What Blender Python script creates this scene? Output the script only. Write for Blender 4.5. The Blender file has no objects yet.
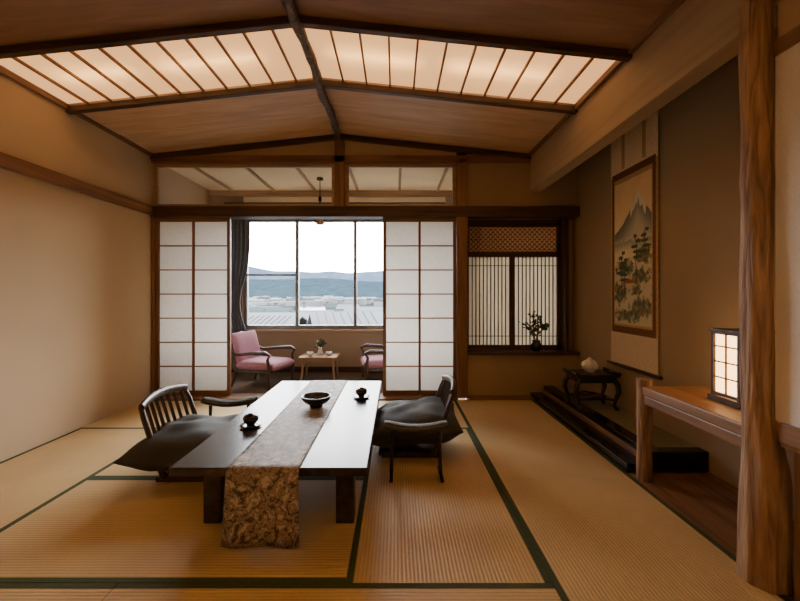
import bpy, math, random
from mathutils import Matrix, Vector, noise
random.seed(4)
S=bpy.context.scene
COL=S.collection

# ---------------------------------------------------------------- materials
def newmat(name):
    m=bpy.data.materials.new(name); m.use_nodes=True
    nt=m.node_tree; b=nt.nodes['Principled BSDF']; return m,nt,b
def N(nt,t,**k):
    n=nt.nodes.new(t)
    for a,v in k.items(): setattr(n,a,v)
    return n
def ramp(nt,cols):
    r=N(nt,'ShaderNodeValToRGB')
    e=r.color_ramp.elements
    e[0].position=cols[0][0]; e[0].color=(*cols[0][1],1)
    e[1].position=cols[-1][0]; e[1].color=(*cols[-1][1],1)
    for p,c in cols[1:-1]:
        x=e.new(p); x.color=(*c,1)
    return r
def mapping(nt,scale):
    tc=N(nt,'ShaderNodeTexCoord'); mp=N(nt,'ShaderNodeMapping')
    mp.inputs['Scale'].default_value=scale
    nt.links.new(tc.outputs['Object'],mp.inputs['Vector']); return mp
def bump(nt,src,b,strength,dist=0.01):
    bp=N(nt,'ShaderNodeBump'); bp.inputs['Strength'].default_value=strength; bp.inputs['Distance'].default_value=dist
    nt.links.new(src,bp.inputs['Height']); nt.links.new(bp.outputs['Normal'],b.inputs['Normal'])
def mat_plain(name,col,rough=.5,spec=.5,metal=0,var=.12,vscale=8,bmp=0.05):
    m,nt,b=newmat(name); mp=mapping(nt,(1,1,1))
    n=N(nt,'ShaderNodeTexNoise'); n.inputs['Scale'].default_value=vscale; n.inputs['Detail'].default_value=5
    nt.links.new(mp.outputs[0],n.inputs['Vector'])
    r=ramp(nt,[(.3,tuple(c*(1-var) for c in col)),(.7,tuple(min(1,c*(1+var)) for c in col))])
    nt.links.new(n.outputs['Fac'],r.inputs['Fac']); nt.links.new(r.outputs['Color'],b.inputs['Base Color'])
    b.inputs['Roughness'].default_value=rough; b.inputs['Metallic'].default_value=metal
    b.inputs['Specular IOR Level'].default_value=spec
    if bmp: bump(nt,n.outputs['Fac'],b,bmp)
    return m
def mat_wood(name,c1,c2,axis='X',rough=.45,scale=1.0,spec=.4):
    m,nt,b=newmat(name)
    sc=[26*scale]*3; sc['XYZ'.index(axis)]=1.3*scale
    mp=mapping(nt,sc)
    n=N(nt,'ShaderNodeTexNoise'); n.inputs['Scale'].default_value=1; n.inputs['Detail'].default_value=6; n.inputs['Distortion'].default_value=.6
    nt.links.new(mp.outputs[0],n.inputs['Vector'])
    r=ramp(nt,[(.3,c1),(.7,c2)])
    nt.links.new(n.outputs['Fac'],r.inputs['Fac']); nt.links.new(r.outputs['Color'],b.inputs['Base Color'])
    b.inputs['Roughness'].default_value=rough; b.inputs['Specular IOR Level'].default_value=spec
    bump(nt,n.outputs['Fac'],b,.12,.004)
    return m
def mat_plaster(name,col):
    m,nt,b=newmat(name); mp=mapping(nt,(1,1,1))
    n=N(nt,'ShaderNodeTexNoise'); n.inputs['Scale'].default_value=160; n.inputs['Detail'].default_value=3
    n2=N(nt,'ShaderNodeTexNoise'); n2.inputs['Scale'].default_value=1.2
    for q in (n,n2): nt.links.new(mp.outputs[0],q.inputs['Vector'])
    mx=N(nt,'ShaderNodeMath',operation='ADD'); nt.links.new(n.outputs['Fac'],mx.inputs[0]); nt.links.new(n2.outputs['Fac'],mx.inputs[1])
    mm=N(nt,'ShaderNodeMath',operation='MULTIPLY')
    nt.links.new(mx.outputs[0],mm.inputs[0])
    r=ramp(nt,[(.35,tuple(c*.9 for c in col)),(.65,tuple(c*1.06 for c in col))])
    mm.inputs[1].default_value=.5
    nt.links.new(mm.outputs[0],r.inputs['Fac']); nt.links.new(r.outputs['Color'],b.inputs['Base Color'])
    b.inputs['Roughness'].default_value=.95; b.inputs['Specular IOR Level'].default_value=.1
    bump(nt,n.outputs['Fac'],b,.25,.002)
    return m
def mat_paper(name,col,trans=.6,emit=None,es=0):
    m=bpy.data.materials.new(name); m.use_nodes=True; nt=m.node_tree
    nt.nodes.remove(nt.nodes['Principled BSDF']); out=nt.nodes['Material Output']
    mp=mapping(nt,(1,1,1)); n=N(nt,'ShaderNodeTexNoise'); n.inputs['Scale'].default_value=25; n.inputs['Detail'].default_value=6
    nt.links.new(mp.outputs[0],n.inputs['Vector'])
    r=ramp(nt,[(.3,tuple(c*.93 for c in col)),(.7,col)]); nt.links.new(n.outputs['Fac'],r.inputs['Fac'])
    d=N(nt,'ShaderNodeBsdfDiffuse'); t=N(nt,'ShaderNodeBsdfTranslucent'); mx=N(nt,'ShaderNodeMixShader'); mx.inputs[0].default_value=trans
    for q in (d,t): nt.links.new(r.outputs['Color'],q.inputs['Color'])
    nt.links.new(d.outputs[0],mx.inputs[1]); nt.links.new(t.outputs[0],mx.inputs[2])
    last=mx.outputs[0]
    if emit:
        e=N(nt,'ShaderNodeEmission'); e.inputs['Color'].default_value=(*emit,1); e.inputs['Strength'].default_value=es
        a=N(nt,'ShaderNodeAddShader'); nt.links.new(last,a.inputs[0]); nt.links.new(e.outputs[0],a.inputs[1]); last=a.outputs[0]
    nt.links.new(last,out.inputs['Surface'])
    return m
def mat_glass(name):
    m=bpy.data.materials.new(name); m.use_nodes=True; nt=m.node_tree
    nt.nodes.remove(nt.nodes['Principled BSDF']); out=nt.nodes['Material Output']
    t=N(nt,'ShaderNodeBsdfTransparent'); g=N(nt,'ShaderNodeBsdfGlossy'); g.inputs['Roughness'].default_value=.02
    f=N(nt,'ShaderNodeFresnel'); f.inputs['IOR'].default_value=1.25
    mx=N(nt,'ShaderNodeMixShader')
    nt.links.new(f.outputs[0],mx.inputs[0]); nt.links.new(t.outputs[0],mx.inputs[1]); nt.links.new(g.outputs[0],mx.inputs[2])
    nt.links.new(mx.outputs[0],out.inputs['Surface']); return m
def mat_tatami(name):
    m,nt,b=newmat(name); mp=mapping(nt,(1,1,1))
    w=N(nt,'ShaderNodeTexWave',bands_direction='Y'); w.inputs['Scale'].default_value=19; w.inputs['Distortion'].default_value=.25; w.inputs['Detail'].default_value=1
    mp3=mapping(nt,(1,1,1)); n3=N(nt,'ShaderNodeTexNoise'); n3.inputs['Scale'].default_value=2.2; n3.inputs['Detail'].default_value=4
    mp4=mapping(nt,(240,30,1)); n4=N(nt,'ShaderNodeTexNoise'); n4.inputs['Scale'].default_value=1
    nt.links.new(mp.outputs[0],w.inputs['Vector']); nt.links.new(mp3.outputs[0],n3.inputs['Vector']); nt.links.new(mp4.outputs[0],n4.inputs['Vector'])
    def mul(o,k):
        q=N(nt,'ShaderNodeMath',operation='MULTIPLY'); q.inputs[1].default_value=k; nt.links.new(o,q.inputs[0]); return q.outputs[0]
    def add(a,c):
        q=N(nt,'ShaderNodeMath',operation='ADD'); nt.links.new(a,q.inputs[0]); nt.links.new(c,q.inputs[1]); return q.outputs[0]
    s=add(add(mul(w.outputs['Fac'],.26),mul(n4.outputs['Fac'],.3)),mul(n3.outputs['Fac'],.44))
    r=ramp(nt,[(.2,(.40,.27,.12)),(.5,(.60,.425,.205)),(.8,(.70,.52,.275))])
    nt.links.new(s,r.inputs['Fac']); nt.links.new(r.outputs['Color'],b.inputs['Base Color'])
    b.inputs['Roughness'].default_value=.5; b.inputs['Specular IOR Level'].default_value=.35
    bump(nt,w.outputs['Fac'],b,.4,.003)
    return m
def mat_brocade(name):
    m,nt,b=newmat(name); mp=mapping(nt,(1,1,1))
    v=N(nt,'ShaderNodeTexVoronoi',feature='DISTANCE_TO_EDGE'); v.inputs['Scale'].default_value=13
    n=N(nt,'ShaderNodeTexNoise'); n.inputs['Scale'].default_value=13; n.inputs['Detail'].default_value=4; n.inputs['Distortion'].default_value=4
    ws=N(nt,'ShaderNodeTexWave',wave_type='RINGS'); ws.inputs['Scale'].default_value=5; ws.inputs['Distortion'].default_value=18; ws.inputs['Detail'].default_value=3; ws.inputs['Detail Scale'].default_value=3
    for q in (v,n,ws): nt.links.new(mp.outputs[0],q.inputs['Vector'])
    a=N(nt,'ShaderNodeMath',operation='MULTIPLY'); nt.links.new(v.outputs['Distance'],a.inputs[0]); a.inputs[1].default_value=.8
    a2=N(nt,'ShaderNodeMath',operation='MULTIPLY_ADD'); nt.links.new(ws.outputs['Fac'],a2.inputs[0]); a2.inputs[1].default_value=.42; nt.links.new(a.outputs[0],a2.inputs[2])
    c=N(nt,'ShaderNodeMath',operation='MULTIPLY_ADD'); nt.links.new(n.outputs['Fac'],c.inputs[0]); c.inputs[1].default_value=.6; nt.links.new(a2.outputs[0],c.inputs[2])
    r=ramp(nt,[(.34,(.08,.062,.048)),(.44,(.15,.115,.085)),(.50,(.44,.35,.245)),(.55,(.18,.14,.105)),(.64,(.34,.27,.20)),(.72,(.15,.12,.095)),(.82,(.5,.42,.31))])
    nt.links.new(c.outputs[0],r.inputs['Fac']); nt.links.new(r.outputs['Color'],b.inputs['Base Color'])
    b.inputs['Roughness'].default_value=.6; b.inputs['Specular IOR Level'].default_value=.25; return m
def mat_bark(name,c1,c2):
    m,nt,b=newmat(name); mp=mapping(nt,(34,34,3))
    n=N(nt,'ShaderNodeTexNoise'); n.inputs['Scale'].default_value=1; n.inputs['Detail'].default_value=7; n.inputs['Distortion'].default_value=1.2
    nt.links.new(mp.outputs[0],n.inputs['Vector']); r=ramp(nt,[(.32,c1),(.68,c2)])
    nt.links.new(n.outputs['Fac'],r.inputs['Fac']); nt.links.new(r.outputs['Color'],b.inputs['Base Color'])
    b.inputs['Roughness'].default_value=.5; bump(nt,n.outputs['Fac'],b,.9,.012); return m
def mat_vcol(name):
    m,nt,b=newmat(name); a=N(nt,'ShaderNodeVertexColor'); a.layer_name='Col'
    nt.links.new(a.outputs[0],b.inputs['Base Color']); b.inputs['Roughness'].default_value=.9; return m

DK1,DK2=(.03,.015,.008),(.10,.05,.026)
MD1,MD2=(.13,.06,.028),(.28,.145,.07)
LT1,LT2=(.32,.185,.09),(.50,.315,.165)
M={}
for ax in 'XYZ':
    M['dk'+ax]=mat_wood('dark_wood_'+ax,DK1,DK2,ax)
    M['md'+ax]=mat_wood('brown_wood_'+ax,MD1,MD2,ax)
    M['lt'+ax]=mat_wood('light_wood_'+ax,LT1,LT2,ax)
M['shelf']=mat_wood('shelf_wood',(.19,.095,.045),(.33,.18,.09),'Y')
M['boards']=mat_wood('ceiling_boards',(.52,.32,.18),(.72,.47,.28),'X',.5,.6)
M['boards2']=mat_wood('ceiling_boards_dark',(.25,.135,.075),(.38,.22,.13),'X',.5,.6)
M['beamplank']=mat_wood('pale_beam_wood',(.36,.26,.16),(.45,.335,.215),'Y',.6,.4)
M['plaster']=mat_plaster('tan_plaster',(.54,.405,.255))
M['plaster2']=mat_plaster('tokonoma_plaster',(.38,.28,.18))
M['vcream']=mat_plaster('cream_plaster',(.85,.70,.45))
M['vwall']=mat_plaster('veranda_plaster',(.38,.27,.18))
M['white']=mat_plaster('white_plaster',(.80,.76,.68))
M['tatami']=mat_tatami('tatami_rush')
M['green']=mat_plain('green_border_cloth',(.06,.08,.034),.8,.2,vscale=60)
M['shoji']=mat_paper('shoji_paper',(.88,.86,.81),.5)
M['nookpaper']=mat_paper('window_paper',(.72,.67,.56),.28)
M['amberpaper']=mat_paper('amber_panel',(.60,.40,.24),.2)
M['lightpaper']=mat_paper('ceiling_light_paper',(.95,.76,.48),.6,(1,.56,.25),.66)
M['lanternpaper']=mat_paper('lantern_paper',(.9,.75,.5),.5,(1,.58,.26),4.0)
M['glass']=mat_glass('window_glass')
M['alu']=mat_plain('window_frame_metal',(.22,.21,.2),.4,.5,.4)
M['lacquer']=mat_plain('black_lacquer',(.014,.012,.011),.18,.6,var=.05,bmp=0)
M['tabletop']=mat_wood('table_lacquer',(.020,.013,.009),(.05,.033,.023),'Y',.26,1,.36)
M['brocade']=mat_brocade('gold_brocade')
M['bark']=mat_bark('polished_log',(.17,.09,.045),(.49,.31,.18))
M['barkdk']=mat_bark('dark_bark_log',(.02,.013,.009),(.22,.15,.1))
M['cush']=mat_plain('dark_cushion_cloth',(.05,.05,.042),.75,.3,vscale=90)
M['pink']=mat_plain('pink_upholstery',(.34,.155,.185),.85,.2,vscale=70)
M['chairwood']=mat_wood('chair_wood',(.03,.016,.01),(.085,.045,.026),'Z',.3)
M['black']=mat_plain('black_ceramic',(.016,.015,.015),.25,.6,bmp=0)
M['whitecer']=mat_plain('white_ceramic',(.75,.72,.66),.3,.5)
M['green_leaf']=mat_plain('leaf_green',(.04,.08,.025),.6)
M['orange']=mat_plain('dry_leaf',(.16,.08,.03),.6)
M['toko']=mat_plain('toko_mat',(.22,.20,.13),.7,.2,vscale=40)
M['carpet']=mat_plain('veranda_carpet',(.15,.11,.08),.95,.1,vscale=120)
M['curtain']=mat_plain('grey_curtain',(.15,.15,.16),.9,.1,vscale=30)
M['s_cream']=mat_plain('scroll_cream',(.82,.62,.40),.9,.1,vscale=70)
M['s_tan']=mat_plain('scroll_gold_silk',(.52,.33,.17),.8,.1,vscale=50,var=.2)
M['s_brown']=mat_plain('scroll_brown_silk',(.18,.09,.045),.8,.1,vscale=80,var=.25)
M['s_grey']=mat_plain('scroll_grey_silk',(.66,.52,.36),.85,.1,vscale=80)
M['paint']=mat_vcol('ink_painting')
M['hill']=mat_plain('hazy_hill_forest',(.028,.039,.054),1,0,vscale=.02,var=.2,bmp=0)  # blue distance haze is mixed into the colour of both hill layers
M['hill2']=mat_plain('hazy_near_hill_forest',(.012,.020,.025),1,0,vscale=.05,var=.2,bmp=0)
M['land']=mat_plain('valley_ground',(.020,.026,.027),1,0,vscale=.02,var=.5,bmp=0)
M['river']=mat_plain('river_water',(.05,.057,.064),.4,.3,vscale=.05,var=.15,bmp=0)
M['roof']=mat_plain('grey_roof',(.011,.013,.016),.6,.3,vscale=3)
M['bldg']=mat_plain('pale_wall',(.08,.08,.08),.8,.1)

# ---------------------------------------------------------------- builder
class B:
    def __init__(s,name): s.name=name; s.v=[]; s.f=[]; s.m=[]; s.sm=[]; s.mats=[]; s.M=Matrix.Identity(4)
    def mi(s,mat):
        if mat not in s.mats: s.mats.append(mat)
        return s.mats.index(mat)
    def add(s,vs,fs,mat,smooth=False):
        o=len(s.v); s.v+= [s.M@Vector(p) for p in vs]; k=s.mi(mat)
        for f in fs: s.f.append([i+o for i in f]); s.m.append(k); s.sm.append(smooth)
    def box(s,x0,x1,y0,y1,z0,z1,mat):
        vs=[(x,y,z) for z in (z0,z1) for y in (y0,y1) for x in (x0,x1)]
        s.add(vs,[(0,2,3,1),(4,5,7,6),(0,1,5,4),(2,6,7,3),(0,4,6,2),(1,3,7,5)],mat)
    def hexa(s,p,mat):
        s.add(p,[(3,2,1,0),(4,5,6,7),(0,1,5,4),(1,2,6,5),(2,3,7,6),(3,0,4,7)],mat)
    def tube(s,path,rad,mat,seg=12,sx=1.0,up=None,jit=0):
        n=len(path); P=[Vector(p) for p in path]
        if not hasattr(rad,'__len__'): rad=[rad]*n
        vs=[];fs=[]; prev=None
        for i in range(n):
            t=(P[min(i+1,n-1)]-P[max(i-1,0)]).normalized()
            if prev is None:
                a=Vector(up) if up else (Vector((0,0,1)) if abs(t.z)<.9 else Vector((1,0,0)))
            else: a=prev
            a=(a-t*a.dot(t)).normalized(); prev=a; c=t.cross(a)
            for k in range(seg):
                th=2*math.pi*k/seg; r=rad[i]
                if jit: r*=1+jit*noise.noise(Vector((P[i].x,P[i].y,P[i].z*3))+Vector((math.cos(th),math.sin(th),0))*2.2)
                vs.append(P[i]+a*math.cos(th)*r+c*math.sin(th)*r*sx)
        for i in range(n-1):
            for k in range(seg):
                fs.append((i*seg+k,i*seg+(k+1)%seg,(i+1)*seg+(k+1)%seg,(i+1)*seg+k))
        s.add(vs,fs,mat,True)
        s.add(vs[:seg],[tuple(reversed(range(seg)))],mat); s.add(vs[-seg:],[tuple(range(seg))],mat)
    def lathe(s,prof,c,mat,seg=28,lobes=0,la=0):
        vs=[];fs=[]
        for r,z in prof:
            for k in range(seg):
                th=2*math.pi*k/seg; rr=r*(1+la*math.cos(lobes*th))
                vs.append((c[0]+rr*math.cos(th),c[1]+rr*math.sin(th),c[2]+z))
        for i in range(len(prof)-1):
            for k in range(seg): fs.append((i*seg+k,i*seg+(k+1)%seg,(i+1)*seg+(k+1)%seg,(i+1)*seg+k))
        s.add(vs,fs,mat,True)
    def pillow(s,c,h,mat,n=22,e=3.0,pinch=.08,wr=.0,pw=.5):
        vs=[];fs=[]
        for side in (1,-1):
            o=len(vs)
            for i in range(n+1):
                for j in range(n+1):
                    u=math.sin((i/n*2-1)*math.pi/2); v=math.sin((j/n*2-1)*math.pi/2)
                    x=u*(1-pinch*(1-v*v)); y=v*(1-pinch*(1-u*u))
                    z=max(0,(1-abs(u)**e)*(1-abs(v)**e))**pw
                    w=wr*noise.noise(Vector((u*2.3,v*2.3,side+c[0])))*z
                    vs.append((c[0]+x*h[0],c[1]+y*h[1],c[2]+side*z*h[2]+w))
            for i in range(n):
                for j in range(n):
                    a=o+i*(n+1)+j; q=(a,a+n+1,a+n+2,a+1)
                    fs.append(q if side==1 else q[::-1])
        s.add(vs,fs,mat,True)
    def done(s,bevel=0,parent=None,origin=None,seg=2):
        me=bpy.data.meshes.new(s.name)
        xs=[p.x for p in s.v]; ys=[p.y for p in s.v]; zs=[p.z for p in s.v]
        o=Vector(origin) if origin else Vector(((min(xs)+max(xs))/2,(min(ys)+max(ys))/2,min(zs)))
        me.from_pydata([tuple(p-o) for p in s.v],[],s.f)
        for m in s.mats: me.materials.append(M[m])
        me.polygons.foreach_set('material_index',s.m); me.polygons.foreach_set('use_smooth',s.sm)
        me.update()
        ob=bpy.data.objects.new(s.name,me); COL.objects.link(ob); ob.location=o
        if bevel:
            md=ob.modifiers.new('bevel','BEVEL'); md.width=bevel; md.segments=seg; md.limit_method='ANGLE'; md.angle_limit=math.radians(50)
        return ob
def solo(name,*a,bevel=0):
    b=B(name); b.box(*a); return b.done(bevel)

# ---------------------------------------------------------------- dims
XL,XR,XT=-2.69,1.48,2.01
YB=4.22; YF=-1.10; YV=5.56
XRG,ZRG,ZE=-.62,2.89,2.67
def zc(x): return ZRG-(XRG-x)/(XRG-XL)*(ZRG-ZE) if x<XRG else ZRG-(x-XRG)/(XR-XRG)*(ZRG-ZE)

solo('floor',XL-.1,XT+.1,YF-.1,YB+.0,-.12,-.03,'mdX')
solo('floor_veranda',XL-.1,.98,YB+.1,YV+.1,-.12,0,'carpet')
def mat_(x0,x1,y0,y1,o):
    g=.0015
    L,W=(x1-x0,y1-y0) if o=='h' else (y1-y0,x1-x0)
    b=B('tatami_mat'); l,w=L/2-g,W/2-g; e=.027
    b.box(-l,l,-w+e,w-e,-.03,0,'tatami')
    for s_ in (-1,1):
        b.box(-l,l,min(s_*w,s_*(w-e)),max(s_*w,s_*(w-e)),-.03,.001,'green')
    ob=b.done(origin=(0,0,0)); ob.location=((x0+x1)/2,(y0+y1)/2,0)
    if o=='v': ob.rotation_euler[2]=math.pi/2
YM=4.10
for y0,y1 in ((YM-1.72,YM),(YM-3.44,YM-1.72),(YF,YM-3.44)): mat_(.62,1.48,y0,y1,'v')
mat_(-.2,.62,1.515,3.235,'v'); mat_(-1.9,-.2,1.515,2.375,'h'); mat_(-1.9,-.2,2.375,3.235,'h'); mat_(XL,-1.9,1.515,3.235,'v')
for y0,y1 in ((3.235,YM),(.655,1.515),(-.205,.655),(YF,-.205)):
    mat_(-1.1,.62,y0,y1,'h'); mat_(XL,-1.1,y0,y1,'h')
solo('floor_alcove',XR,XT,YF,2.44,-.03,.0,'mdY')

solo('wall_left',XL-.1,XL,YF-.1,YV+.1,-.12,3.3,'plaster')
solo('wall_front',XL,XT+.1,YF-.1,YF,-.12,3.3,'plaster')
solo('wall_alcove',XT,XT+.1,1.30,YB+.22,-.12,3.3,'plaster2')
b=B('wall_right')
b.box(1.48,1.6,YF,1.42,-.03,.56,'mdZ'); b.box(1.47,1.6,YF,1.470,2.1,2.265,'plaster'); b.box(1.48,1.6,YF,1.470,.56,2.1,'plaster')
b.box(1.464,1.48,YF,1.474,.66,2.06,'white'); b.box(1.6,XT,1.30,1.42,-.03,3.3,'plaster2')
b.done()
b=B('trim_right'); b.box(1.45,1.48,YF,1.45,.585,.66,'mdY'); b.box(1.455,1.48,YF,1.474,2.06,2.12,'mdY')
b.done(.004)
b=B('wall_back')
b.box(XL,.67,YB,YB+.1,2.60,3.3,'plaster')
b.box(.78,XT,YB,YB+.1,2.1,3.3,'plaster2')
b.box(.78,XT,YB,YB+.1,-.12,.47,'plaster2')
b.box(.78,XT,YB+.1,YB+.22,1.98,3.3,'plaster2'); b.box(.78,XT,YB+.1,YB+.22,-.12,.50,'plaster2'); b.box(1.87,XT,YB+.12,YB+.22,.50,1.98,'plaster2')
b.done()
solo('daylight_cover_slab',XL-.1,XT+.1,YF-.1,YV+.5,3.3,3.4,'dkX')  # unseen cover added to keep daylight from leaking in above the ceiling
b=B('wall_window')
b.box(XL,-2.22,YV,YV+.12,-.12,3.3,'vwall'); b.box(.72,.98,YV,YV+.12,-.12,3.3,'vwall')
b.box(-2.22,.72,YV,YV+.12,-.12,.62,'vwall'); b.box(-2.22,.72,YV,YV+.12,2.24,3.3,'vcream'); b.done()
solo('wall_veranda_side',.88,.98,YB+.22,YV,-.12,3.3,'vwall')
b=B('ceiling_veranda'); b.box(XL,.88,YB+.1,YV,2.63,2.69,'vcream')
for x in (-2.35,-1.75,-1.16,-.55,.05,.6): b.box(x-.016,x+.016,YB+.1,YV,2.605,2.632,'ltY')
b.box(XL,.88,YV-.05,YV,2.55,2.632,'ltX'); b.done()
solo('baseboard_veranda',XL,.88,YV-.02,YV,0,.08,'dkX')

def sloped(b,x0,x1,y0,y1,d0,d1,mat):
    b.hexa([(x0,y0,zc(x0)+d0),(x1,y0,zc(x1)+d0),(x1,y1,zc(x1)+d0),(x0,y1,zc(x0)+d0),
            (x0,y0,zc(x0)+d1),(x1,y0,zc(x1)+d1),(x1,y1,zc(x1)+d1),(x0,y1,zc(x0)+d1)],mat)
L1=(2.41,3.13); LFILL=(-.75,-.03)  # second bay is an added fill panel, unseen behind the camera
b=B('ceiling')
for y0,y1 in ((YF,LFILL[0]),(LFILL[1],L1[0]),(L1[1],YB)):
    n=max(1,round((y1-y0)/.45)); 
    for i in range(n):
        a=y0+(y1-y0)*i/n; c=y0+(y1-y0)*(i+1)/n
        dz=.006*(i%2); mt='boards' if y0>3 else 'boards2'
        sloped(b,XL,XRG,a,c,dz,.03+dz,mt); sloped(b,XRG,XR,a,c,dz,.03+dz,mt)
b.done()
b=B('ceiling_beams')
for y in (L1[0],L1[1],LFILL[0],LFILL[1]):
    sloped(b,XL,XRG,y-.025,y+.025,-.05,.0,'dkX'); sloped(b,XRG,XR,y-.025,y+.025,-.05,.0,'dkX')
sloped(b,XL,XRG,YB-.05,YB,-.055,0,'dkX'); sloped(b,XRG,XR,YB-.05,YB,-.055,0,'dkX')
b.box(XL,XL+.025,YF,YB,ZE-.03,ZE+.015,'mdY'); b.box(XR-.03,XR,YF,YB,ZE-.03,ZE+.015,'mdY')
b.done(.006)
b=B('ridge_pole'); n=60
b.tube([(XRG+.010*math.sin(i*.6),YF+.02+(YB-.1-YF)*i/n,ZRG-.045+.006*math.sin(i*1.1)) for i in range(n+1)],[.034+.004*math.sin(i*1.9) for i in range(n+1)],'barkdk',16,jit=.25); b.done()
for L in (L1,LFILL):
    b=B('ceiling_light_and_fill_panel')
    sloped(b,XL+.03,XRG,L[0]+.03,L[1]-.03,.012,.014,'lightpaper'); sloped(b,XRG,XR-.03,L[0]+.03,L[1]-.03,.012,.014,'lightpaper')
    for x0,x1 in ((XL,XRG),(XRG,XR)):
        k=11
        for i in range(1,k):
            x=x0+(x1-x0)*i/k; sloped(b,x-.007,x+.007,L[0]+.03,L[1]-.03,-.008,.010,'mdY')
    b.done()
    for i,(x,w) in enumerate(((-2.2,.5),(-1.35,.7),(-.15,.6),(.75,.7))):
        ld=bpy.data.lights.new('fluorescent_and_fill_tube','AREA'); ld.shape='RECTANGLE'; ld.size=w; ld.size_y=.04; ld.energy=(5.5 if L is L1 else 140)*w; ld.color=(1,.82,.58) if L is L1 else (1,.87,.68)  # strong tubes of the second bay are added room fill
        lo=bpy.data.objects.new('fluorescent_and_fill_tube',ld); COL.objects.link(lo); lo.location=(x,(L[0]+L[1])/2,zc(x)+(.085 if L is L1 else .10))
        lo.rotation_euler[1]= -.1 if x<XRG else .1
b=B('trim_beam_alcove'); b.box(XR,1.60,YF,YB,2.265,3.3,'beamplank'); b.done(.004)

b=B('trim_lintel'); b.box(XL,XT,YB-.05,YB+.12,1.985,2.10,'dkX'); b.done(.004)
b=B('trim_posts')
b.box(.67,.785,YB-.04,YB+.13,0,1.985,'mdZ'); b.box(.67,.785,YB-.03,YB+.11,2.1,2.62,'mdZ')
b.box(XL,XL+.03,YB-.03,YB+.1,0,1.985,'mdZ'); b.box(-.675,-.565,YB-.03,YB+.11,2.1,2.83,'mdZ')
b.done(.004)
b=B('trim_gable_rail'); b.box(XL,XR,YB-.03,YB+.11,2.585,2.66,'mdX'); b.done(.004)
b=B('trim_left_wall'); b.box(XL,XL+.035,YF,YB-.05,2.0,2.10,'mdY'); b.done(.004)
b=B('window_transom')
for x0,x1 in ((XL,-.675),(-.565,.67)):
    for a in ((x0,x1,2.1,2.135),(x0,x1,2.55,2.585),(x0,x0+.04,2.135,2.55),(x1-.04,x1,2.135,2.55)):
        b.box(a[0],a[1],YB+.02,YB+.06,a[2],a[3],'ltX')
b.box(XL,-.68,YB+.038,YB+.042,2.13,2.555,'glass'); b.box(-.56,.67,YB+.038,YB+.042,2.13,2.555,'glass')
b.done()
b=B('trim_threshold'); b.box(XL,.67,YM,YB+.12,-.03,.012,'mdX'); b.box(.785,XR,YM,YB,-.03,.02,'mdX'); b.done(.003)

def shoji(x0,x1,y,name='shoji_screen'):
    b=B(name); z0,z1=.014,1.985; f=.035
    b.box(x0,x0+f,y-.015,y+.015,z0,z1,'mdZ'); b.box(x1-f,x1,y-.015,y+.015,z0,z1,'mdZ')
    b.box(x0+f,x1-f,y-.015,y+.015,z0,z0+.055,'mdX'); b.box(x0+f,x1-f,y-.015,y+.015,z1-.045,z1,'mdX')
    xm=(x0+x1)/2; b.box(xm-.013,xm+.013,y-.012,y+.004,z0+.05,z1-.04,'mdZ')
    for i in range(1,7):
        z=z0+.055+(z1-z0-.1)*i/7; b.box(x0+f,x1-f,y-.010,y+.003,z-.007,z+.007,'mdX')
    b.box(x0+f-.005,x1-f+.005,y+.0045,y+.006,z0+.05,z1-.04,'shoji'); return b.done()
shoji(XL+.032,-1.835,YB+.02); shoji(-.145,.668,YB+.02)

b=B('window_nook'); yw=YB+.13
b.box(.785,1.87,yw-.02,yw+.03,.50,.56,'dkX'); b.box(.785,1.87,yw-.02,yw+.03,1.56,1.62,'dkX'); b.box(.785,1.87,yw-.02,yw+.03,1.90,1.98,'dkX')
for x in (.785,1.83): b.box(x,x+.04,yw-.02,yw+.03,.5,1.98,'dkZ')
b.box(1.29,1.35,yw-.015,yw+.02,.56,1.56,'dkZ')
for x0,x1 in ((.825,1.29),(1.35,1.83)):
    k=11
    for i in range(1,k):
        x=x0+(x1-x0)*i/k; b.box(x-.005,x+.005,yw-.008,yw+.004,.56,1.56,'dkZ')
    for z in (.66,1.46): b.box(x0,x1,yw-.006,yw+.003,z-.004,z+.004,'dkX')
b.box(.825,1.83,yw+.006,yw+.008,.56,1.56,'nookpaper')
b.box(.825,1.83,yw+.012,yw+.014,1.62,1.90,'amberpaper')
k=18; w=1.83-.825; h=.28
for i in range(-5,k):
    for sg in (1,-1):
        xa=.825+i*w/k; xb=xa+h
        a=max(xa,.825); c=min(xb,1.83)
        if c-a<.01: continue
        za=1.62+(a-xa) if sg==1 else 1.90-(a-xa); zb=1.62+(c-xa) if sg==1 else 1.90-(c-xa)
        b.tube([(a,yw+(.002*sg),za),(c,yw+(.002*sg),zb)],.0045,'dkX',4)
for i in range(1,10):
    z=1.62+.28*i/10
    b.box(.825,1.83,yw-.002,yw+.004,z-.002,z+.002,'dkX')
b.done()
b=B('trim_window_ledge'); b.box(.785,XT,YB-.06,YB+.12,.47,.505,'dkX'); b.done(.004)
b=B('trim_nook_post'); b.box(1.87,1.91,YB-.0,YB+.12,.505,1.985,'dkZ'); b.done(.003)

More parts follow.
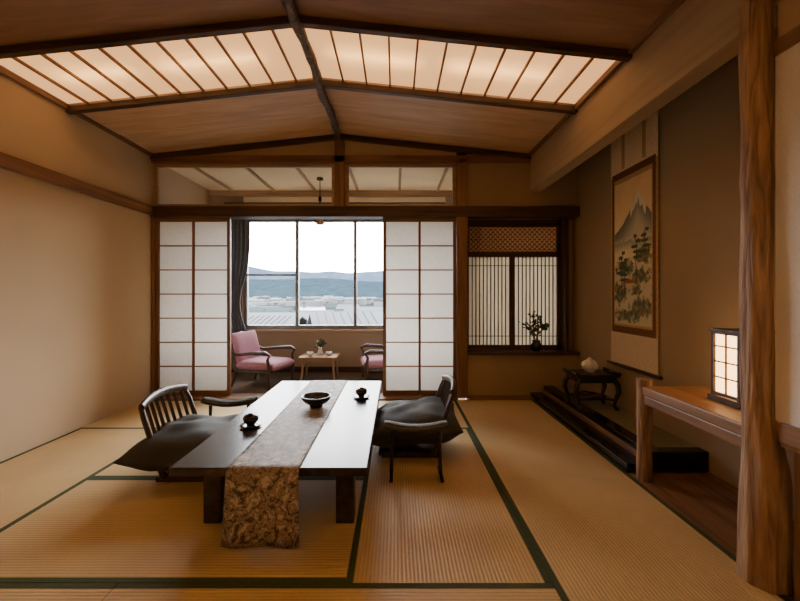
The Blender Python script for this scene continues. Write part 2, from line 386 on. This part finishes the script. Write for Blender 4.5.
b=B('window_1'); y=YV+.02
b.box(-2.22,.72,y,y+.06,.62,.68,'alu'); b.box(-2.22,.72,y,y+.06,2.19,2.24,'alu')
for x in (-2.22,-1.47,-.62,.0,.68): b.box(x,x+.045,y,y+.06,.68,2.19,'alu')
b.box(-2.18,-1.46,y+.01,y+.05,1.40,1.43,'alu')
b.box(-2.2,.70,y+.028,y+.032,.66,2.2,'glass'); b.done(.003)
b=B('trim_window_sill'); b.box(-2.26,.76,YV-.06,YV+.02,.59,.62,'ltX'); b.box(-2.28,-2.22,YV-.02,YV+.02,.62,2.3,'ltZ'); b.box(-2.28,.76,YV-.02,YV+.02,2.24,2.3,'ltX'); b.done(.003)
b=B('curtain'); vs=[];fs=[]; nx,nz=60,24
for j in range(nz+1):
    t=j/nz; z=2.42-2.36*t; wd=.34*(1-.45*math.exp(-((t-.6)/.18)**2))
    for i in range(nx+1):
        u=i/nx; vs.append((-2.42+u*wd+.02*t,YV-.12+.028*math.sin(u*math.pi*11+.6*math.sin(t*3)),z))
for j in range(nz):
    for i in range(nx): a=j*(nx+1)+i; fs.append((a,a+1,a+nx+2,a+nx+1))
b.add(vs,fs,'curtain',True); b.tube([(-2.45,YV-.12,2.43),(.7,YV-.12,2.43)],.012,'dkX',8); b.done()

b=B('pendant_lamp'); c=(-.975,4.9,0)
b.tube([(-.975,4.9,2.635),(-.975,4.9,2.17)],.006,'black',8)
b.lathe([(0,2.635),(.04,2.63),(.045,2.60),(0,2.595)],c,'black',16)
b.lathe([(0,2.40),(.022,2.38),(.022,2.33),(0,2.31)],c,'black',12)
b.lathe([(0,2.19),(.02,2.18),(.10,2.13),(.105,2.12),(.0,2.125)],c,'black',8)
b.lathe([(.0,2.12),(.055,2.12),(.06,2.06),(.045,2.03),(0,2.03)],c,'s_tan',8)
for k in range(6):
    a=k*math.pi/3; b.tube([(c[0]+.06*math.cos(a),c[1]+.06*math.sin(a),2.125),(c[0]+.062*math.cos(a),c[1]+.062*math.sin(a),2.02)],.004,'black',6)
b.done()

b=B('tokonoma_platform')
b.box(XR+.002,XR+.13,2.45,YB-.002,-.0,.055,'lacquer'); b.box(XR+.13,XR+.15,2.45,YB-.002,-.0,.09,'mdY')
b.box(XR+.15,XR+.25,2.45,YB-.002,-.0,.13,'lacquer'); b.box(XR+.25,XT-.002,2.45,2.53,-.0,.13,'lacquer'); b.box(XR+.25,XT-.002,2.53,YB-.002,-.0,.125,'toko')
b.done(.004)
b=B('shelf_alcove'); b.box(XR-.0,XT-.002,1.63,2.30,.535,.59,'shelf'); b.box(XR+.01,XR+.05,1.63,2.30,.48,.535,'mdY'); b.done(.008)
b=B('shelf_post'); n=10
b.tube([(1.53,2.355,.0+.62*i/n) for i in range(n+1)],[.042+.003*math.sin(i*1.3) for i in range(n+1)],'bark',16,jit=.12); b.done()
b=B('log_post'); n=90; P=[];R=[]
def sst(t): t=max(0,min(1,t)); return t*t*(3-2*t)
for i in range(n+1):
    z=2.64*i/n; f=sst((.75-z)/.4); P.append((1.445+.03*f+.003*math.sin(z*5),1.53+.004*math.cos(z*4),z)); R.append(.05+.002*math.sin(z*7)+.026*f+.008*math.exp(-z*8)+.004*math.exp(-((z-1.6)/.05)**2))
b.tube(P,R,'bark',40,jit=.13); b.done()

b=B('table_lantern'); x0,x1,y0,y1,z0=1.665,1.835,1.85,2.02,.592
b.box(x0-.01,x1+.01,y0-.01,y1+.01,z0,z0+.025,'dkX'); b.box(x0-.006,x1+.006,y0-.006,y1+.006,z0+.36,z0+.372,'dkX')
for x in (x0,x1-.016):
    for y in (y0,y1-.016): b.box(x,x+.016,y,y+.016,z0+.025,z0+.36,'dkZ')
for z in (z0+.03,z0+.345):
    b.box(x0+.012,x1-.012,y0+.001,y0+.012,z,z+.014,'dkX'); b.box(x0+.012,x1-.012,y1-.012,y1-.001,z,z+.014,'dkX')
    b.box(x0+.001,x0+.012,y0+.012,y1-.012,z,z+.014,'dkY'); b.box(x1-.012,x1-.001,y0+.012,y1-.012,z,z+.014,'dkY')
for z in (z0+.12,z0+.2,z0+.28):
    b.box(x0+.015,x1-.015,y0+.004,y0+.009,z,z+.007,'dkX'); b.box(x0+.004,x0+.009,y0+.015,y1-.015,z,z+.007,'dkY')
t=.5
b.box(x0+(x1-x0)*t-.004,x0+(x1-x0)*t+.004,y0+.004,y0+.009,z0+.04,z0+.35,'dkZ'); b.box(x0+.004,x0+.009,y0+(y1-y0)*t-.004,y0+(y1-y0)*t+.004,z0+.04,z0+.35,'dkZ')
b.box(x0+.012,x1-.012,y0+.012,y1-.012,z0+.045,z0+.345,'lanternpaper'); b.done()

# hanging scroll
def sm(a,b_,x): t=max(0,min(1,(x-a)/(b_-a))); return t*t*(3-2*t)
def painting_col(u,v):
    nz=lambda a,c,s:noise.noise(Vector((u*a,v*c,s)))
    base=Vector((.76,.65,.42)).lerp(Vector((.80,.58,.31)),sm(.6,1,v))*(1+.08*nz(5,10,1))
    d=abs(u-.66); pk=.90-.62*d+.35*d*d+.010*nz(30,2,3)
    if v<pk:
        t=sm(0,.22,pk-v); c=Vector((.17,.19,.18)).lerp(Vector((.55,.49,.35)),t)
        if pk-v<.055+.03*nz(30,3,9) and d<.2: c=Vector((.72,.68,.58))*(1+.3*nz(50,8,2))
        base=c.lerp(base,sm(.62,.52,v))
    r=.58+.05*nz(6,0,21)+.02*nz(25,0,22)
    if v<r: base=base.lerp(Vector((.22,.26,.2)),.75*(1-sm(0,.09,r-v)))
    if v<.42: base=base.lerp(Vector((.46,.45,.32)),.5)
    for cx,cy,sx_,sy_,s_ in ((.80,.47,.26,.07,11),(.30,.40,.30,.06,17),(.72,.33,.34,.06,23),(.15,.22,.26,.09,29),(.75,.12,.34,.08,31),(.35,.06,.4,.05,37),(.62,.24,.2,.04,43)):
        dd=math.hypot((u-cx)/sx_,(v-cy)/sy_)+.55*nz(11,26,s_)+.3*nz(30,60,s_)
        if dd<1: base=base.lerp(Vector((.065,.09,.055)).lerp(Vector((.24,.21,.09)),max(0,min(1,2*nz(14,30,s_+1)+.2))),sm(1,.6,dd)*.9)
    for tx,b0,tp in ((.62,.3,.60),(.84,.42,.63),(.22,.2,.50),(.30,.18,.45)):
        if abs(u-tx-.015*math.sin(v*40))<.010 and b0<v<tp: base=Vector((.10,.06,.04))
        for q in range(5):
            cy=tp-.035*q; dd=math.hypot((u-tx-.05*math.sin(q*2.4+tx*9))/(.05+.02*q),(v-cy)/.012)+.5*nz(40,70,q)
            if dd<1: base=Vector((.07,.10,.055))
    if abs(u-.42)<.12 and .285<v<.315-.1*abs(u-.42): base=Vector((.36,.11,.05))
    if abs(u-.42)<.08 and .25<v<.285: base=Vector((.62,.46,.3))
    return base
def wallgrid(b,y0,y1,z0,z1,x,nu,nv,mat):
    vs=[(x,y1+(y0-y1)*i/nu,z0+(z1-z0)*j/nv) for j in range(nv+1) for i in range(nu+1)]
    fs=[(j*(nu+1)+i,(j+1)*(nu+1)+i,(j+1)*(nu+1)+i+1,j*(nu+1)+i+1) for j in range(nv) for i in range(nu)]
    b.add(vs,fs,mat)
b=B('hanging_scroll'); xs=XT-.016
b.box(xs,xs+.004,2.91,3.54,.52,2.62,'s_cream'); b.box(xs-.001,xs,2.91,3.54,.80,2.20,'s_tan'); b.box(xs-.001,xs,2.91,3.54,2.22,2.62,'s_cream')
b.box(xs-.001,xs,2.91,3.54,.52,.80,'s_grey')
for y in (3.07,3.35): b.box(xs-.004,xs-.001,y-.02,y+.02,2.24,2.62,'s_tan')
b.box(xs-.0016,xs-.001,2.93,3.52,.80,2.22,'s_brown')
b.box(xs-.0024,xs-.0016,2.965,3.485,.86,2.16,'s_tan')
np0=len(b.v); wallgrid(b,2.975,3.475,.88,2.12,xs-.0035,120,280,'paint'); np1=len(b.v)
b.tube([(xs-.004,2.87,.51),(xs-.004,3.58,.51)],.0155,'dkY',12); b.tube([(xs-.001,2.9,2.625),(xs-.001,3.55,2.625)],.01,'dkY',10)
b.tube([(xs,3.0,2.63),(xs+.006,3.225,2.76),(xs,3.45,2.63)],.003,'s_cream',6)
ob=b.done(); ca=ob.data.color_attributes.new('Col','FLOAT_COLOR','POINT')
for j in range(281):
    for i in range(121):
        c=painting_col(i/120,j/280); ca.data[np0+j*121+i].color=(max(0,c[0]),max(0,c[1]),max(0,c[2]),1)

b=B('ornamental_stand'); cx,cy,z0=1.745,3.42,.127; a=.17
b.box(cx-a-.02,cx+a+.02,cy-.13,cy+.13,z0+.29,z0+.315,'lacquer'); b.box(cx-a,cx+a,cy-.115,cy+.115,z0+.24,z0+.29,'lacquer')
for sx in (-1,1):
    b.tube([(cx+sx*(a+.015),cy-.13,z0+.322),(cx+sx*(a+.02),cy+.13,z0+.322)],.014,'lacquer',10)
    for sy in (-1,1):
        p=[(0,.27),(.03,.22),(.035,.16),(.01,.09),(-.0,.04),(.02,.012),(.035,.012)]
        b.tube([(cx+sx*(a-.02+q),cy+sy*(.10+q*.4),z0+z) for q,z in p],[.02,.022,.02,.014,.012,.014,.011],'lacquer',10)
for sy in (-1,1): b.tube([(cx-a+.03,cy+sy*.1,z0+.09),(cx,cy+sy*.1,z0+.115),(cx+a-.03,cy+sy*.1,z0+.09)],.009,'lacquer',8)
for sx in (-1,1): b.tube([(cx+sx*(a-.02),cy-.1,z0+.09),(cx+sx*(a-.02),cy+.1,z0+.09)],.009,'lacquer',8)
b.box(cx-a+.03,cx+a-.03,cy-.09,cy+.09,z0+.085,z0+.1,'lacquer')
b.done(.004)
b=B('porcelain_shell_ornament')
b.lathe([(0,0),(.03,0),(.035,.012),(.06,.035),(.068,.06),(.055,.09),(.03,.108),(.018,.116),(.012,.128),(0,.132)],(cx-.01,cy,z0+.316),'whitecer',32,7,.07)
b.done()

b=B('potted_bonsai'); c=(1.56,YB+.03,.505)
b.lathe([(0,0),(.035,0),(.05,.03),(.055,.07),(.04,.1),(.045,.12),(.036,.12),(.03,.1),(0,.09)],c,'black')
rnd=random.Random(9)
def leaf(b,p,s,mat):
    d=Vector((rnd.uniform(-1,1),rnd.uniform(-.6,.6),rnd.uniform(-.4,1))).normalized(); e=d.cross(Vector((rnd.uniform(-1,1),1,.2))).normalized()
    p=Vector(p); b.add([p,p+d*s*.5+e*s*.3,p+d*s,p+d*s*.5-e*s*.3],[(0,1,2,3)],mat)
for br in ([(0,0,.1),(-.03,0,.18),(-.05,-.01,.25),(-.16,-.02,.30)],[(0,0,.1),(.01,0,.2),(.05,0,.29),(.03,0,.38)],[(0,0,.1),(.02,.01,.2),(-.02,0,.3),(-.04,0,.42)],[(.01,0,.2),(.07,-.02,.24),(.10,-.02,.28)]):
    p=[Vector(c)+Vector(q) for q in br]; b.tube(p,[.006,.005,.004,.0025][:len(p)],'dkZ',6)
    for k in range(44):
        t=rnd.uniform(.9,len(p)-1); i=min(int(t),len(p)-2); q=p[i].lerp(p[i+1],t-i)+Vector((rnd.uniform(-.03,.03),rnd.uniform(-.02,.02),rnd.uniform(-.02,.02)))
        leaf(b,q,rnd.uniform(.025,.05),'green_leaf' if rnd.random()<.75 else 'orange')
b.done()

b=B('low_table'); TZ=.35
b.box(-1.04,-.13,1.745,3.48,TZ-.04,TZ,'tabletop'); b.box(-.97,-.20,1.82,3.40,TZ-.075,TZ-.04,'tabletop')
for x in (-.96,-.30):
    for y in (1.90,3.24): b.box(x,x+.09,y,y+.09,0.001,TZ-.07,'tabletop')
b.done(.006,seg=3)
b=B('table_runner'); x0,x1=-.77,-.44
path=[(3.54,TZ-.12),(3.505,TZ-.04),(3.49,TZ+.002)]+[(3.48-.1*i,TZ+.004) for i in range(0,18)]+[(1.745,TZ+.004),(1.728,TZ-.004),(1.722,TZ-.05),(1.715,TZ-.15),(1.708,TZ-.25),(1.70,.02)]
vs=[];fs=[];nx=16
for k,(y,z) in enumerate(path):
    for i in range(nx+1):
        u=i/nx; hang=max(0,(TZ-z)); vs.append((x0+(x1-x0)*u+hang*.05*(u-.5),y-hang*.05*math.sin(u*9)*.6,z))
for k in range(len(path)-1):
    for i in range(nx): a=k*(nx+1)+i; fs.append((a,a+1,a+nx+2,a+nx+1))
b.add(vs,fs,'brocade',True); ob=b.done(); md=ob.modifiers.new('s','SOLIDIFY'); md.thickness=.002; md.offset=1
b=B('serving_bowl')
b.lathe([(0,.0),(.045,0),(.048,.015),(.08,.03),(.1,.055),(.103,.075),(.097,.075),(.088,.055),(.06,.035),(0,.028)],(-.56,2.68,TZ+.007),'black',36); b.done()
def cup(x,y):
    b=B('tea_cup'); b.lathe([(0,0),(.04,0),(.062,.008),(.064,.012),(.04,.009),(0,.009)],(x,y,TZ+.001),'black')
    b.lathe([(0,.01),(.022,.01),(.026,.016),(.042,.032),(.046,.055),(.042,.056),(.037,.04),(0,.022)],(x,y,TZ+.001),'black')
    b.lathe([(0,.056),(.045,.056),(.04,.066),(.014,.071),(.014,.078),(0,.08)],(x,y,TZ+.001),'black'); b.done()
cup(-.87,2.29); cup(-.265,2.92)

def zaisu(x,y,face):
    b=B('floor_chair'); b.M=Matrix.Translation((x,y,0))@Matrix.Rotation(0 if face>0 else math.pi,4,'Z')
    b.box(.02,.44,-.22,.22,.018,.04,'chairwood')
    for s_ in (-1,1):
        b.box(.0,.42,s_*.2-.018,s_*.2+.018,.001,.03,'chairwood')
        b.tube([(.06,s_*.235,.03),(.03,s_*.245,.14),(-.01,s_*.25,.27),(-.05,s_*.25,.39),(-.08,s_*.235,.46)],[.018,.018,.017,.016,.015],'chairwood',10)
    def rail(z,xo,r):
        b.tube([(xo-.035*(1-(k/6)**2),k/6*.245,z+.03*(1-(k/6)**2)) for k in range(-6,7)],r,'chairwood',10,sx=.6)
    rail(.46,-.07,.028); rail(.15,.03,.018)
    for k in range(-3,4):
        yy=k*.062; o=-.035*(1-(yy/.245)**2)
        b.tube([(.03+o,yy,.16),(-.01+o,yy,.28),(-.05+o,yy,.41),(-.07+o,yy,.47)],[.013]*4,'chairwood',8,sx=.45)
    b.done()
zaisu(-1.46,2.54,1); zaisu(.32,2.88,-1)
def zab(x,y,tilt,rz=0,h=.12,z=.165,hx=.32):
    b=B('floor_cushion'); b.M=Matrix.Translation((x,y,z))@Matrix.Rotation(rz,4,'Z')@Matrix.Rotation(tilt,4,'Y')
    b.pillow((0,0,0),(hx,.33,h),'cush',26,2.6,.06,.05); b.done()
zab(-1.25,2.50,.05,.10,.125,.18,.37); zab(.13,2.88,-.12,-.05,.125,.185,.34)
def kyosoku(x,y):
    b=B('armrest_stand')
    b.tube([(x-.20+.40*k/12,y,.325-.028*math.sin(math.pi*k/12)) for k in range(13)],[.02]+[.024]*11+[.02],'lacquer',12,sx=2.6,up=(0,0,1))
    for s_ in (-1,1):
        b.tube([(x+s_*.145,y,.315),(x+s_*.15,y,.17),(x+s_*.155,y,.02)],[.016,.011,.013],'lacquer',10)
        b.tube([(x+s_*.155,y-.09,.012),(x+s_*.155,y,.024),(x+s_*.155,y+.09,.012)],.012,'lacquer',10)
    b.done()
kyosoku(.125,2.40); kyosoku(-1.285,2.95)

def armchair(x,y,rz):
    b=B('armchair'); b.M=Matrix.Translation((x,y,0))@Matrix.Rotation(rz,4,'Z')
    b.box(-.25,.25,-.24,.24,.19,.225,'chairwood')
    M0=b.M.copy()
    b.pillow((.02,0,.262),(.27,.235,.062),'pink',20,6,.0,0,.35)
    b.M=M0@Matrix.Translation((-.27,0,.45))@Matrix.Rotation(-.28,4,'Y')@Matrix.Rotation(math.pi/2,4,'Y')
    b.pillow((0,0,0),(.21,.23,.045),'pink',20,5,.0,0,.35)
    b.M=M0
    for s_ in (-1,1):
        b.tube([(.24,s_*.25,.001),(.25,s_*.25,.2),(.235,s_*.265,.36),(.27,s_*.27,.41),(.2,s_*.275,.44),(0,s_*.275,.425),(-.2,s_*.265,.40),(-.33,s_*.25,.44)],[.016,.02,.018,.02,.024,.02,.018,.015],'chairwood',10)
        b.tube([(-.31,s_*.22,.001),(-.24,s_*.22,.2),(-.27,s_*.235,.4),(-.33,s_*.235,.62)],[.014,.02,.018,.014],'chairwood',10)
        b.tube([(-.24,s_*.235,.2),(.25,s_*.245,.2)],.018,'chairwood',8)
    b.tube([(-.335,-.235,.61),(-.35,0,.64),(-.335,.235,.61)],.016,'chairwood',8)
    b.done()
armchair(-1.66,4.82,-.30); armchair(-.16,4.96,math.pi+.18)
b=B('side_table'); cx,cy=-1.03,5.17
b.box(cx-.25,cx+.25,cy-.18,cy+.18,.285,.31,'ltX'); b.box(cx-.20,cx+.20,cy-.13,cy+.13,.235,.285,'ltX')
for sx in (-1,1):
    for sy in (-1,1): b.tube([(cx+sx*.19,cy+sy*.12,.28),(cx+sx*.22,cy+sy*.15,.001)],[.018,.012],'ltZ',8)
b.done(.004)
b=B('flower_vase'); c=(cx-.0,cy+.02,.311)
b.lathe([(0,0),(.03,0),(.04,.03),(.025,.06),(.02,.09),(.026,.1),(.02,.1),(0,.08)],c,'whitecer')
for k in range(60):
    leaf(b,(c[0]+rnd.uniform(-.045,.045),c[1]+rnd.uniform(-.03,.03),c[2]+.09+rnd.uniform(0,.09)),rnd.uniform(.03,.06),'green_leaf' if k%5 else 'pink')
b.done()
for dx,dy in ((-.12,-.06),(.13,-.05)):
    b=B('tea_bowl'); b.lathe([(0,0),(.02,0),(.04,.025),(.045,.05),(.04,.05),(.03,.02),(0,.01)],(cx+dx,cy+dy,.311),'whitecer'); b.done()

# outside
b=B('distant_hills'); n=220
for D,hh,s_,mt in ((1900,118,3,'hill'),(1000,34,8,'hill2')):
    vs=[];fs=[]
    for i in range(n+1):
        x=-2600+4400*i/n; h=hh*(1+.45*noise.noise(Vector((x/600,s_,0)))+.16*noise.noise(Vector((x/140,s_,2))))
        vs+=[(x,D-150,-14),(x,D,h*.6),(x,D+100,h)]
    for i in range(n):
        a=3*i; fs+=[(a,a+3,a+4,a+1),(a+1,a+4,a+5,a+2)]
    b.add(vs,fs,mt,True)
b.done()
b=B('valley_ground'); b.box(-4000,4000,12,3000,-14.5,-14,'land'); b.done()
b=B('river'); b.box(-1500,1500,230,420,-14,-13.9,'river'); b.done()
b=B('river_bridge')
b.hexa([(-190,215,-8.2),(-183,215,-8.2),(-75,440,-8.2),(-82,440,-8.2),(-190,215,-7.2),(-183,215,-7.2),(-75,440,-7.2),(-82,440,-7.2)],'bldg')
for k in range(7):
    t=k/6; x=-186.5+108*t; y=215+225*t; b.box(x-1.5,x+1.5,y-2,y+2,-14,-8.2,'bldg')
b.done()
b=B('distant_town'); rt=random.Random(3)
for k in range(420):
    y=rt.choice((rt.uniform(70,215),rt.uniform(435,750))); x=rt.uniform(-.75*y,.35*y); w=rt.uniform(4,10); d=rt.uniform(4,8); h=-14+rt.uniform(4,8)
    b.box(x-w,x+w,y-d,y+d,-14,h,'bldg')
    o=.6; z=h+2.2
    b.hexa([(x-w-o,y-d-o,h),(x+w+o,y-d-o,h),(x+w+o,y+d+o,h),(x-w-o,y+d+o,h),(x-w,y-.1,z),(x+w,y-.1,z),(x+w,y+.1,z),(x-w,y+.1,z)],'roof' if rt.random()<.7 else 'land')
b.done()
def house(x,y,w,d,ze,zr,rz=0):
    b=B('neighbouring_house'); b.M=Matrix.Translation((x,y,0))@Matrix.Rotation(rz,4,'Z'); x=y=0
    b.box(x-w,x+w,y-d,y+d,-14,ze,'bldg')
    o=.5
    b.hexa([(x-w-o,y-d-o,ze-.05),(x+w+o,y-d-o,ze-.05),(x+w+o,y,zr-.15),(x-w-o,y,zr-.15),(x-w-o,y-d-o,ze+.1),(x+w+o,y-d-o,ze+.1),(x+w+o,y,zr),(x-w-o,y,zr)],'roof')
    b.hexa([(x-w-o,y,zr-.15),(x+w+o,y,zr-.15),(x+w+o,y+d+o,ze-.05),(x-w-o,y+d+o,ze-.05),(x-w-o,y,zr),(x+w+o,y,zr),(x+w+o,y+d+o,ze+.1),(x-w-o,y+d+o,ze+.1)],'roof')
    for k in range(int(w*2/.6)):
        xx=x-w+k*.6; b.hexa([(xx,y-d-o,ze+.1),(xx+.08,y-d-o,ze+.1),(xx+.08,y,zr),(xx,y,zr),(xx,y-d-o,ze+.16),(xx+.08,y-d-o,ze+.16),(xx+.08,y,zr+.06),(xx,y,zr+.06)],'roof')
    b.done()
house(-3.6,30,2.6,3,-1.6,-.3,.3); house(-14,40,4,3,-2.6,-1.2,-.2); house(6,44,6,4,-2.5,-1)

# light
w=bpy.data.worlds.new('daylight'); S.world=w; w.use_nodes=True; nt=w.node_tree; bg=nt.nodes['Background']
tc=N(nt,'ShaderNodeTexCoord'); sx=N(nt,'ShaderNodeSeparateXYZ'); nt.links.new(tc.outputs['Generated'],sx.inputs[0])
r=ramp(nt,[(0,(1,.99,.97)),(.35,(.95,.96,1)),(1,(.85,.92,1))]); nt.links.new(sx.outputs['Z'],r.inputs['Fac']); nt.links.new(r.outputs['Color'],bg.inputs['Color'])
bg.inputs['Strength'].default_value=29.0
def portal(x0,x1,z0,z1,y):
    ld=bpy.data.lights.new('window_portal','AREA'); ld.shape='RECTANGLE'; ld.size=x1-x0; ld.size_y=z1-z0; ld.cycles.is_portal=True
    lo=bpy.data.objects.new('window_portal',ld); COL.objects.link(lo); lo.location=((x0+x1)/2,y,(z0+z1)/2); lo.rotation_euler=(-math.pi/2,0,0)
portal(-2.22,.72,.62,2.24,YV+.14); portal(.8,1.87,.5,1.98,YB+.24)

cd=bpy.data.cameras.new('camera'); cam=bpy.data.objects.new('camera',cd); COL.objects.link(cam)
cam.location=(0,0,1.15); cam.rotation_euler=(math.pi/2,0,0); cd.sensor_width=36; cd.lens=382/800*36
cd.shift_x=4/800; cd.shift_y=-7.5/800; cd.clip_start=.02; cd.clip_end=6000
S.camera=cam
